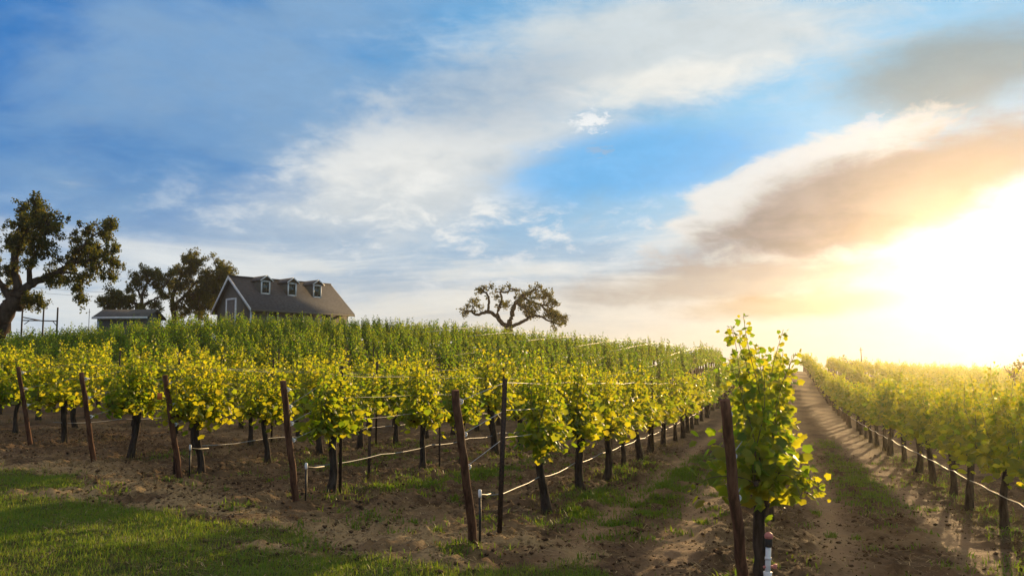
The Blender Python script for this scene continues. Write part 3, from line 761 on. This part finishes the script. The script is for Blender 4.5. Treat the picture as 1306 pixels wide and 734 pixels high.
# big oak at the left edge
g_ = np.random.default_rng(21)
cl_big = []
for x, y, r, n in ((60, 130, 60, 5), (175, 100, 40, 5), (180, 150, 65, 8), (110, 190, 80, 9), (230, 170, 50, 6), (40, 230, 80, 10), (170, 250, 85, 14), (270, 230, 60, 8), (340, 250, 60, 8), (380, 200, 50, 7), (455, 195, 36, 6), (440, 240, 40, 6),
                   (300, 310, 80, 12), (200, 340, 80, 10), (90, 320, 80, 10), (390, 300, 40, 5), (400, 360, 50, 7), (480, 350, 45, 7), (540, 330, 32, 5), (535, 390, 30, 4), (525, 450, 32, 5), (440, 410, 40, 5), (390, 450, 35, 5), (380, 510, 26, 4), (400, 555, 18, 3), (340, 500, 20, 2),
                   (270, 470, 24, 3), (220, 470, 22, 3), (300, 400, 60, 7), (200, 410, 60, 5), (20, 420, 50, 6), (15, 490, 30, 4), (150, 545, 28, 4), (190, 560, 24, 4), (205, 590, 14, 2), (130, 580, 16, 2), (-60, 180, 90, 10), (-80, 300, 110, 14), (-180, 250, 90, 10), (-200, 380, 90, 8), (-110, 420, 80, 8), (20, 120, 30, 3)):
    for _ in range(n):
        cl_big.append((x + g_.normal(0, r * .48), y + g_.normal(0, r * .42), g_.uniform(5, 10.5)))
tree('oak_tree', 'big dark spreading oak leaning in from the left edge', 55,
     [(c1([(-60, 860), (-20, 720), (20, 640), (60, 575), (90, 525)]), .62, .42, 0), (c1([(90, 525), (130, 480), (190, 455), (240, 430), (300, 380), (350, 330), (420, 300)]), .30, .06, 1.0),
      (c1([(80, 545), (75, 480), (60, 420), (70, 340), (110, 260), (170, 180)]), .30, .06, -.6), (c1([(60, 575), (10, 520), (-40, 470), (-90, 400), (-140, 320)]), .28, .07, 1.2), (c1([(130, 480), (135, 420), (170, 360), (230, 290), (260, 220)]), .18, .05, -1.6),
      (c1([(240, 430), (310, 430), (370, 440), (385, 480), (395, 540)]), .10, .03, -.8), (c1([(300, 380), (400, 380), (470, 360), (530, 350)]), .12, .03, -.6), (c1([(350, 330), (390, 260), (430, 210)]), .1, .03, 1.0), (c1([(80, 535), (120, 550), (160, 560), (195, 570)]), .08, .02, -.5),
      (c1([(60, 420), (20, 330), (10, 240), (50, 150)]), .16, .04, 1.2), (c1([(-40, 470), (-30, 400), (-50, 300), (-60, 200)]), .15, .04, -1.5)],
     cl(cl_big, c1),  .13, 220, 8, depth=3.2, twig=.04)
# trees behind the house
def spread(spec, seed, lo=6, hi=11):
    g = np.random.default_rng(seed); out = []
    for x, y, r, n in spec:
        for _ in range(n): out.append((x + g.normal(0, r * .45), y + g.normal(0, r * .42), g.uniform(lo, hi) * .74))
    return out
tree('oak_tree', 'low round dark tree just behind the shed', 88, [(c1([(560, 720), (555, 640), (550, 590), (545, 545)]), .26, .10, 0), (c1([(555, 620), (590, 580), (610, 560)]), .12, .05, .5), (c1([(555, 620), (520, 590), (500, 570)]), .12, .05, -.5)],
     cl(spread(((545, 545, 40, 16), (500, 560, 28, 8), (590, 560, 30, 9), (560, 590, 35, 9), (515, 590, 24, 5), (640, 590, 22, 6)), 31), c1),   .16, 330, 12, depth=1.5)
tree('oak_tree', 'dark open tree between the shed and the house oak', 92, [(c1([(680, 760), (675, 640), (660, 590), (655, 540), (680, 480)]), .30, .10, 0), (c1([(660, 590), (700, 560), (740, 540), (750, 500)]), .14, .05, .6), (c1([(660, 560), (640, 510), (625, 480)]), .12, .05, -.6)],
     cl(spread(((690, 430, 36, 16), (650, 460, 26, 7), (730, 450, 26, 7), (720, 490, 30, 8), (630, 480, 26, 6), (660, 500, 26, 5), (750, 540, 26, 6), (720, 580, 24, 5), (660, 600, 26, 6), (610, 520, 20, 4), (770, 430, 20, 4)), 32), c1),  .16, 300, 13, depth=1.8)
tree('oak_tree', 'large oak with rounded crown rising behind the gabled house', 97, [(c1([(815, 780), (815, 650), (805, 590), (800, 540), (830, 470), (850, 400)]), .36, .10, 0), (c1([(805, 590), (860, 540), (900, 480), (960, 430), (1000, 410)]), .20, .06, .8), (c1([(830, 470), (880, 410), (930, 380)]), .14, .05, -1), (c1([(860, 540), (940, 520), (1000, 500), (1050, 470)]), .15, .05, -.6), (c1([(800, 540), (770, 500), (790, 440)]), .13, .05, .9)],
     cl(spread(((850, 375, 28, 9), (890, 360, 28, 9), (930, 385, 26, 8), (820, 420, 26, 8), (870, 430, 26, 6), (800, 480, 28, 8), (840, 500, 26, 6), (940, 440, 40, 12), (1000, 400, 36, 12), (1050, 430, 40, 14), (1000, 470, 46, 16), (930, 500, 40, 11), (870, 540, 34, 9), (900, 580, 46, 16), (970, 560, 50, 20), (1020, 530, 40, 14), (820, 590, 26, 7), (1060, 490, 40, 10), (860, 610, 40, 10), (940, 610, 46, 14), (1010, 600, 40, 16), (1070, 520, 36, 10), (1085, 450, 26, 6), (900, 410, 36, 10), (960, 480, 40, 10), (860, 470, 30, 8)), 33), c1),  .16, 330, 14, depth=2.2)
tree('shrub', 'backlit pale shrub at the right edge behind the vines', 55, [([(1292, 500), (1290, 482), (1291, 470)], .06, .03, 0), ([(1290, 482), (1300, 470), (1306, 462)], .04, .02, .3), ([(1290, 482), (1280, 472), (1274, 466)], .04, .02, -.3)],
     [(1285, 468, 7), (1293, 462, 7), (1300, 466, 8), (1307, 462, 8), (1278, 474, 6), (1296, 474, 8), (1311, 470, 8), (1288, 478, 7), (1304, 478, 8)], .16, 40, 15, M_shrub, .8, 'shrub', None, .02)
tree('shrub', 'dark rounded shrub on the crest just right of the dirt aisle', 98, [([(1068, 490), (1068, 470), (1067, 462)], .08, .04, 0), ([(1068, 472), (1078, 464), (1084, 460)], .05, .03, .5)],
     [(1058, 463, 6), (1066, 459, 7), (1074, 458, 6), (1082, 461, 6), (1090, 464, 5), (1070, 466, 8), (1062, 469, 7), (1080, 468, 7)], .20, 60, 16, M_shrub, 1.0, 'shrub', None, .03)

# ------------------------------------------------------------------ house
def house():
    O = np.array((-25.4, 80.0)); b = np.array((.69, .724)); a = np.array((.724, -.69)); zR = 10.07; sl = .777; Lh = 10.3
    g0 = float(min(ground(*(O + b * q + a * p)) for q in (0, Lh) for p in (-3.5, 3.5))) - .4
    root = thing('house', 'grey gabled house with dark shingle roof and three dormers on the hilltop', 'house', (O[0], O[1], g0))
    def W(p, q, z): v = O + a * p + b * q; return (v[0] - O[0], v[1] - O[1], z - g0)     # p across (to the front), q along the ridge
    def bx(p0, p1, q0, q1, z0, z1):
        v = [W(p, q, z) for z in (z0, z1) for q in (q0, q1) for p in (p0, p1)]
        return np.array(v), box(0, 1, 0, 1, 0, 1)[1]
    w = 3.5; zw = zR - sl * w - .06
    wb, slb = 2.5, 1.07; zwb = zR - slb * wb - .06
    gab = [W(-wb, 0, g0), W(w, 0, g0), W(w, 0, zw), W(0, 0, zR - .08), W(-wb, 0, zwb)]
    mesh_obj('wall', merge([prism(gab, np.array(W(0, Lh, g0)))]), M_siding, root)
    oh, th = .35, .14
    for sd, e, sl in ((-1, 2.95, slb), (1, 4.05, .777)):
        pl = [W(0, -oh, zR), W(sd * e, -oh, zR - sl * e), W(sd * e, Lh + oh, zR - sl * e), W(0, Lh + oh, zR)]
        mesh_obj('roof', merge([prism(pl, (0, 0, th))]), M_roof, root)
        for q0, q1 in ((-oh - .05, -oh - .003), (Lh + oh + .003, Lh + oh + .05)):
            pl = [W(sd * .0, q0, zR + th + .02), W(sd * (e + .03), q0, zR - sl * (e + .03) + th + .02), W(sd * (e + .03), q0, zR - sl * (e + .03) - .14), W(0, q0, zR - .14)]
            mesh_obj('rake_board', merge([prism(pl, np.array(W(0, q1, g0)) - np.array(W(0, q0, g0)))]), M_trim, root)
        mesh_obj('fascia', merge([bx(*sorted((sd * (e + .003), sd * (e + .04))), -oh + .01, Lh + oh - .01, zR - sl * e - .10, zR - sl * e + .10)]), M_siding, root)
    mesh_obj('ridge_cap', merge([bx(-.14, .14, -oh, Lh + oh, zR + .09, zR + th + .05)]), M_roof, root)
    d = mesh_obj('door', merge([bx(-.62, .82, -.06, .03, g0 + .35, 8.0)]), M_door, root)
    mesh_obj('frame', merge([bx(-.82, -.62, -.10, .03, g0 + .35, 8.18), bx(.82, 1.02, -.10, .03, g0 + .35, 8.18), bx(-.62, .82, -.10, .03, 8.0, 8.18)]), M_trim, d)
    for q0 in (0.0, Lh): pass
    mesh_obj('corner_board', merge([bx(w - .12, w + .03, -.03, .12, g0, zw)]), M_trim, root)
    mesh_obj('corner_board', merge([bx(w - .12, w + .03, Lh - .12, Lh + .03, g0, zw)]), M_trim, root)
    for q in (1.6, 4.3, 7.2):
        f = mesh_obj('window', merge([bx(w - .02, w + .05, q, q + 1.1, 5.6, 5.68), bx(w - .02, w + .05, q, q + 1.1, 6.92, 7.0), bx(w - .02, w + .05, q, q + .08, 5.68, 6.92), bx(w - .02, w + .05, q + 1.02, q + 1.1, 5.68, 6.92)]), M_trim, root)
        mesh_obj('pane', merge([bx(w - .02, w + .02, q + .08, q + 1.02, 5.68, 6.92)]), M_glass, f)
    for q in (2.2, 4.97, 7.73):
        hw, p1 = .52, 2.05; zb = zR - sl * p1; ze = 9.82; zp = 10.20
        body = [W(p1, q - hw, zb - .1), W(p1, q + hw, zb - .1), W(p1, q + hw, ze), W(p1, q, zp), W(p1, q - hw, ze)]
        dm = mesh_obj('dormer', merge([prism(body, np.array(W(-.3, 0, 0)) - np.array(W(p1, 0, 0)))]), M_siding, root)
        sl2 = (zp - ze) / hw; ov = .64
        rl = []
        for sd in (1, -1):
            pl = [W(p1 + .25, q, zp + .02), W(p1 + .25, q + sd * ov, zp + .02 - sl2 * ov), W(-.25, q + sd * ov, zp + .02 - sl2 * ov), W(-.25, q, zp + .02)]
            rl.append(prism(pl, (0, 0, .06)))
        mesh_obj('dormer_roof', merge(rl), M_roof, dm)
        tr = []
        for sd in (1, -1):
            pl = [W(p1 + .255, q, zp + .10), W(p1 + .255, q + sd * (ov + .02), zp + .10 - sl2 * (ov + .02)), W(p1 + .255, q + sd * (ov + .02), zp - .02 - sl2 * (ov + .02)), W(p1 + .255, q, zp - .02)]
            tr.append(prism(pl, np.array(W(.04, 0, 0)) - np.array(W(0, 0, 0))))
        mesh_obj('rake_board', merge(tr), M_trim, dm)
        z0, z1 = zb + .08, ze - .02
        mesh_obj('window_frame', merge([bx(p1 + .003, p1 + .07, q - .47, q - .35, z0, z1), bx(p1 + .003, p1 + .07, q + .35, q + .47, z0, z1), bx(p1 + .003, p1 + .07, q - .35, q + .35, z0, z0 + .12), bx(p1 + .003, p1 + .07, q - .35, q + .35, z1 - .12, z1)]), M_trim, dm)
        mesh_obj('window_pane', merge([bx(p1 + .003, p1 + .03, q - .35, q + .35, z0 + .12, z1 - .12)]), M_glass, dm)
house()
def shed():
    Y = 73.0; x0 = (133 - CX) / F * Y; x1 = (197 - CX) / F * Y; zt = EYE + (HZ - 396) / F * Y; ze = EYE + (HZ - 404.5) / F * Y
    cx = (x0 + x1) / 2; hw = (x1 - x0) / 2; g0 = float(ground(cx, Y)) - .3
    e = thing('shed', 'low grey shed with white fascia left of the house', 'shed', (cx, Y, g0), R(-6))
    zt -= g0; ze -= g0; d = 1.2
    mesh_obj('wall', merge([prism([(-hw, -d, 0), (-hw, d, 0), (-hw, d, ze), (-hw, 0, zt - .05), (-hw, -d, ze)], (2 * hw, 0, 0))]), M_siding, e)
    for sd in (-1, 1):
        s = (zt - ze) / d; dd = d + .35
        mesh_obj('roof', merge([prism([(-hw - .3, 0, zt), (-hw - .3, sd * dd, zt - s * dd), (hw + .3, sd * dd, zt - s * dd), (hw + .3, 0, zt)], (0, 0, .1))]), M_shedroof, e)
        y0, y1 = sorted((sd * (dd + .003), sd * (dd + .05)))
        mesh_obj('fascia', merge([box(-hw - .3, hw + .3, y0, y1, zt - s * dd - .06, zt - s * dd + .11)]), M_trim, e)
    mesh_obj('corner_board', merge([box(-hw - .04, -hw + .14, -d - .04, -d + .1, 0, ze - .12)]), M_trim, e)
    dr = mesh_obj('door', merge([box(.2, 1.1, -d - .05, -d + .02, .2, ze - .25)]), M_door, e)
    mesh_obj('handle', merge([tube([(.3, -d - .09, 1.1), (.3, -d - .09, 1.3)], .02, 6)]), M_black, dr)
shed()
def pole_frame():
    Y = 68.0; X = lambda p: (p - CX) / F * Y; Z = lambda q: EYE + (HZ - q) / F * Y
    g0 = float(ground(X(50), Y)); O = np.array((X(50), Y, g0))
    e = thing('pole_frame', 'open dark frame of three poles and a crossbar near the left oak', 'frame', O)
    P = lambda p, q, dy=0: np.array((X(p), Y + dy, Z(q))) - O
    for p, q, dy in ((27.5, 394, 0), (40.5, 393.5, 1.6), (72.5, 392, 0)):
        mesh_obj('pole', merge([tube([np.array((X(p), Y + dy, float(ground(X(p), Y + dy)) - .3)) - O, P(p, q, dy)], [.075, .06], 8)]), M_stake, e, True)
    mesh_obj('crossbar', merge([tube([P(28, 408.5, .08), P(50, 408.8, .08), P(72, 409.5, .08)], .045, 7)]), M_stake, e, True)
    mesh_obj('crossbar', merge([tube([P(27.5, 404.5, .06), P(40.5, 408, 1.6)], .045, 7)]), M_stake, e, True)
    mesh_obj('brace', merge([tube([P(30, 413.5, .08), P(36, 409, .08)], .03, 6)]), M_stake, e, True)
    mesh_obj('brace', merge([tube([P(66, 409.4, .08), P(72, 416, .05)], .03, 6)]), M_stake, e, True)
pole_frame()
def pole(p, q, Y, r, label, name='thin_pole'):
    x = (p - CX) / F * Y; z0 = float(ground(x, Y)); z1 = EYE + (HZ - q) / F * Y
    o = mesh_obj(name, merge([tube([(0, 0, -.3), (r * .2, 0, (z1 - z0) * .5), (0, 0, z1 - z0)], [r, r * .9, r * .8], 7), tube([(-r * 3, 0, z1 - z0 - .25), (r * 3, 0, z1 - z0 - .25)], r * .5, 5)]), M_stake, loc=(x, Y, z0))
    return tag(o, label, 'pole')
pole(113, 394, 71, .028, 'thin grey pole standing between the pole frame and the shed')
pole(13.5, 404, 71, .022, 'thin pole beside the leaning oak trunk at far left')
pole(1097, 443, 96, .07, 'dark upright pole poking above the vines right of the dirt aisle')
for q0, q1, lb in ((357, 374, 'upper of two thin power lines left of the house'), (363, 380, 'lower of two thin power lines left of the house')):
    p = [pt(-60 + 220 * f, q0 + (q1 - q0) * f + 8 * f * (1 - f), 100 + 4 * f) for f in np.linspace(0, 1, 12)]
    tag(mesh_obj('power_line', merge([tube(p, .014, 5)]), M_stake), lb, 'cable', 'power lines left of the house')

# ------------------------------------------------------------------ grass, weeds, straw, clods
def blades(x, y, h, w, g, lean=.5, seg=3):
    n = len(x); z = gz(x, y); th = g.uniform(0, 2 * math.pi, n); ln = g.uniform(.1, 1.0, n) * lean
    d = np.stack((np.cos(th), np.sin(th)), -1); sd = np.stack((-np.sin(th + g.normal(0, .5, n)), np.cos(th)), -1)
    V = []
    for q, ww in ((0, 1), (.55, .75), (1, 0)):
        c = np.column_stack((x + d[:, 0] * h * ln * q ** 1.8, y + d[:, 1] * h * ln * q ** 1.8, z - .01 + h * q * (1 - .35 * ln * q)))
        if ww:
            o = np.column_stack((sd * (w * ww / 2)[:, None], np.zeros(n))); V += [c - o, c + o]
        else: V.append(c)
    V = np.stack(V, 1); b = (np.arange(n) * 5)[:, None]
    return V.reshape(-1, 3), [b + np.array([[0, 1, 3, 2]]), b + np.array([[2, 3, 4]])]
def scatter(n, x0, x1, y0, y1, dens, g):
    x, y = g.uniform(x0, x1, n), g.uniform(y0, y1, n); k = g.random(n) < dens(x, y)
    k &= np.abs(x) < y * .6 + .4
    return x[k], y[k]
def build_cover():
    g = np.random.default_rng(77)
    x, y = scatter(520000, -11, 1.6, 5.6, 17.5, lambda x, y: lawn_mask(x, y) * (.45 + .55 * sstep(fbm(x * 1.6, y * 1.6, 71), .3, .6)), g)
    n = len(x); h = g.uniform(.025, .085, n) * (.6 + .9 * fbm(x * 1.2, y * 1.2, 73)); V, F_ = blades(x, y, h, g.uniform(.004, .008, n), g, .9)
    o = mesh_obj('grass', [(V, F_, 0)], M_grass); o['kind'] = 'stuff'; o['label'] = 'dark green lawn grass in the lower left corner'
    x, y = scatter(130000, -11, 1.6, 5.6, 17.5, lambda x, y: sstep(lawn_mask(x, y), .05, .4) * .5, g); n = len(x)
    V, F_ = blades(x, y, g.uniform(.02, .07, n), g.uniform(.003, .006, n), g, 1.3)
    o = mesh_obj('dry_grass', [(V, F_, 0)], M_dry); o['kind'] = 'stuff'; o['label'] = 'dry yellowed blades mixed into the lawn'
    xs, ys = [], []
    for a_, b_, w_, l_, q_ in WEEDS:
        m = int(2400 * w_ * l_ * 4 * q_ * (1 if b_ < 16 else .7))
        ss = a_ + g.normal(0, w_ * .75, m); tt = b_ + g.uniform(-1.15, 1.15, m) * l_
        xx, yy = xy(ss, tt); kp = (g.random(m) < weed_density(xx, yy) * 1.3 + .02) & (lawn_mask(xx, yy) < .5); xs.append(xx[kp]); ys.append(yy[kp])
    for _ in range(260):
        ss, tt = g.uniform(-9, 3.5), g.uniform(7, 22); m = int(g.integers(12, 60)); r_ = g.uniform(.03, .12)
        xx, yy = xy(ss + g.normal(0, r_, m), tt + g.normal(0, r_, m)); kp = lawn_mask(xx, yy) < .5; xs.append(xx[kp]); ys.append(yy[kp])
    x, y = np.concatenate(xs), np.concatenate(ys); n = len(x)
    V, F_ = blades(x, y, g.uniform(.025, .12, n), g.uniform(.008, .018, n), g, 1.1)
    o = mesh_obj('weeds', [(V, F_, 0)], M_weed); o['kind'] = 'stuff'; o['label'] = 'low green weeds in patches between the rows'
    # dry brownish undergrowth beneath the vines
    def under(x, y):
        s, t = st(x, y); d = np.min(np.abs(s[:, None] - ROWS_S[None, :]), axis=1)
        return np.exp(-(d / .38) ** 2) * sstep(fbm(x * 1.4, y * 1.4, 81), .45, .62) * sstep(t, 8, 11) * .55 * (1 - lawn_mask(x, y))
    x, y = scatter(260000, -14, 14, 7, 30, under, g); n = len(x)
    V, F_ = blades(x, y, g.uniform(.04, .16, n), g.uniform(.004, .009, n), g, .9)
    o = mesh_obj('dry_undergrowth', [(V, F_, 0)], M_dry); o['kind'] = 'stuff'; o['label'] = 'dry brownish undergrowth under the vine rows'
    # straw and clippings lying on the soil
    def sd_(x, y):
        dist = np.interp(x, LX, LY) - y
        return np.clip(1.0 * np.exp(-((dist + .6) / 1.0) ** 2) * sstep(fbm(x * 1.5, y * 1.5, 61), .34, .52) * (x < 2.5) + .30 * sstep(fbm(x * 2, y * 2, 91), .35, .6) + .03, 0, 1)
    x, y = scatter(330000, -12, 9, 5.6, 22, sd_, g); n = len(x); th = g.uniform(0, 6.28, n)
    P = np.column_stack((x, y, gz(x, y) + .008)); A = np.column_stack((np.cos(th), np.sin(th), g.normal(.0, .18, n))); sz = g.uniform(.02, .09, n)
    LV = np.array([(-.05, 0, 0), (.05, 0, 0), (.04, 1, .0), (-.04, 1, .0)]); e = np.cross(A, (0, 0, 1.0)); e /= np.linalg.norm(e, axis=1)[:, None]
    V = P[:, None] + sz[:, None, None] * (LV[None, :, 0:1] * e[:, None] + LV[None, :, 1:2] * A[:, None])
    o = mesh_obj('straw_litter', [(V.reshape(-1, 3), [np.arange(n * 4).reshape(-1, 4)], 0)], M_straw); o['kind'] = 'stuff'; o['label'] = 'pale straw litter scattered over the soil'
    x, y = scatter(60000, -12, 9, 5.6, 24, lambda x, y: (1 - lawn_mask(x, y)) * (.25 + .75 * sstep(fbm(x * 1.7, y * 1.7, 103), .45, .65)) * (1 - .6 * track_mask(x, y)), g); n = len(x)
    th = g.uniform(0, 6.28, n); A = np.column_stack((np.cos(th), np.sin(th), g.normal(0, .35, n))); N_ = np.column_stack((g.normal(0, .5, n), g.normal(0, .5, n), np.ones(n)))
    lv, lf = leaves(np.column_stack((x, y, gz(x, y) + .012)), A, N_, g.uniform(.012, .045, n), 3)
    o = mesh_obj('leaf_litter', [(lv, lf, 0)], M_litter); o['kind'] = 'stuff'; o['label'] = 'brown dead leaves and prunings strewn over the soil'
    # clods
    x, y = scatter(60000, -11, 9, 5.6, 22, lambda x, y: (1 - lawn_mask(x, y)) * (1 - .8 * track_mask(x, y)) * sstep(fbm(x * 1.2, y * 1.2, 95), .3, .65), g); n = len(x)
    base = np.array([(1, 0, 0), (-1, 0, 0), (0, 1, 0), (0, -1, 0), (0, 0, 1), (0, 0, -1), (.6, .6, .55), (-.6, .6, .5), (-.6, -.6, .55), (.6, -.6, .5)], float)
    fc = np.array([[0, 6, 4], [6, 2, 4], [2, 7, 4], [7, 1, 4], [1, 8, 4], [8, 3, 4], [3, 9, 4], [9, 0, 4], [0, 2, 6], [2, 1, 7], [1, 3, 8], [3, 0, 9], [0, 5, 2], [2, 5, 1], [1, 5, 3], [3, 5, 0]])
    r = .006 + .026 * g.random(n) ** 6
    V = base[None] * (1 + g.normal(0, .22, (n, 10, 1))) * np.stack((r * g.uniform(.7, 1.4, n), r * g.uniform(.7, 1.4, n), r * .75), -1)[:, None]
    V = V + np.stack((x, y, gz(x, y) + r * .3), -1)[:, None]
    o = mesh_obj('soil_clods', [(V.reshape(-1, 3), [(fc[None] + (np.arange(n) * 10)[:, None, None]).reshape(-1, 3)], 0)], M_clod); o['kind'] = 'stuff'; o['label'] = 'crumbled soil clods between the rows'
build_cover()
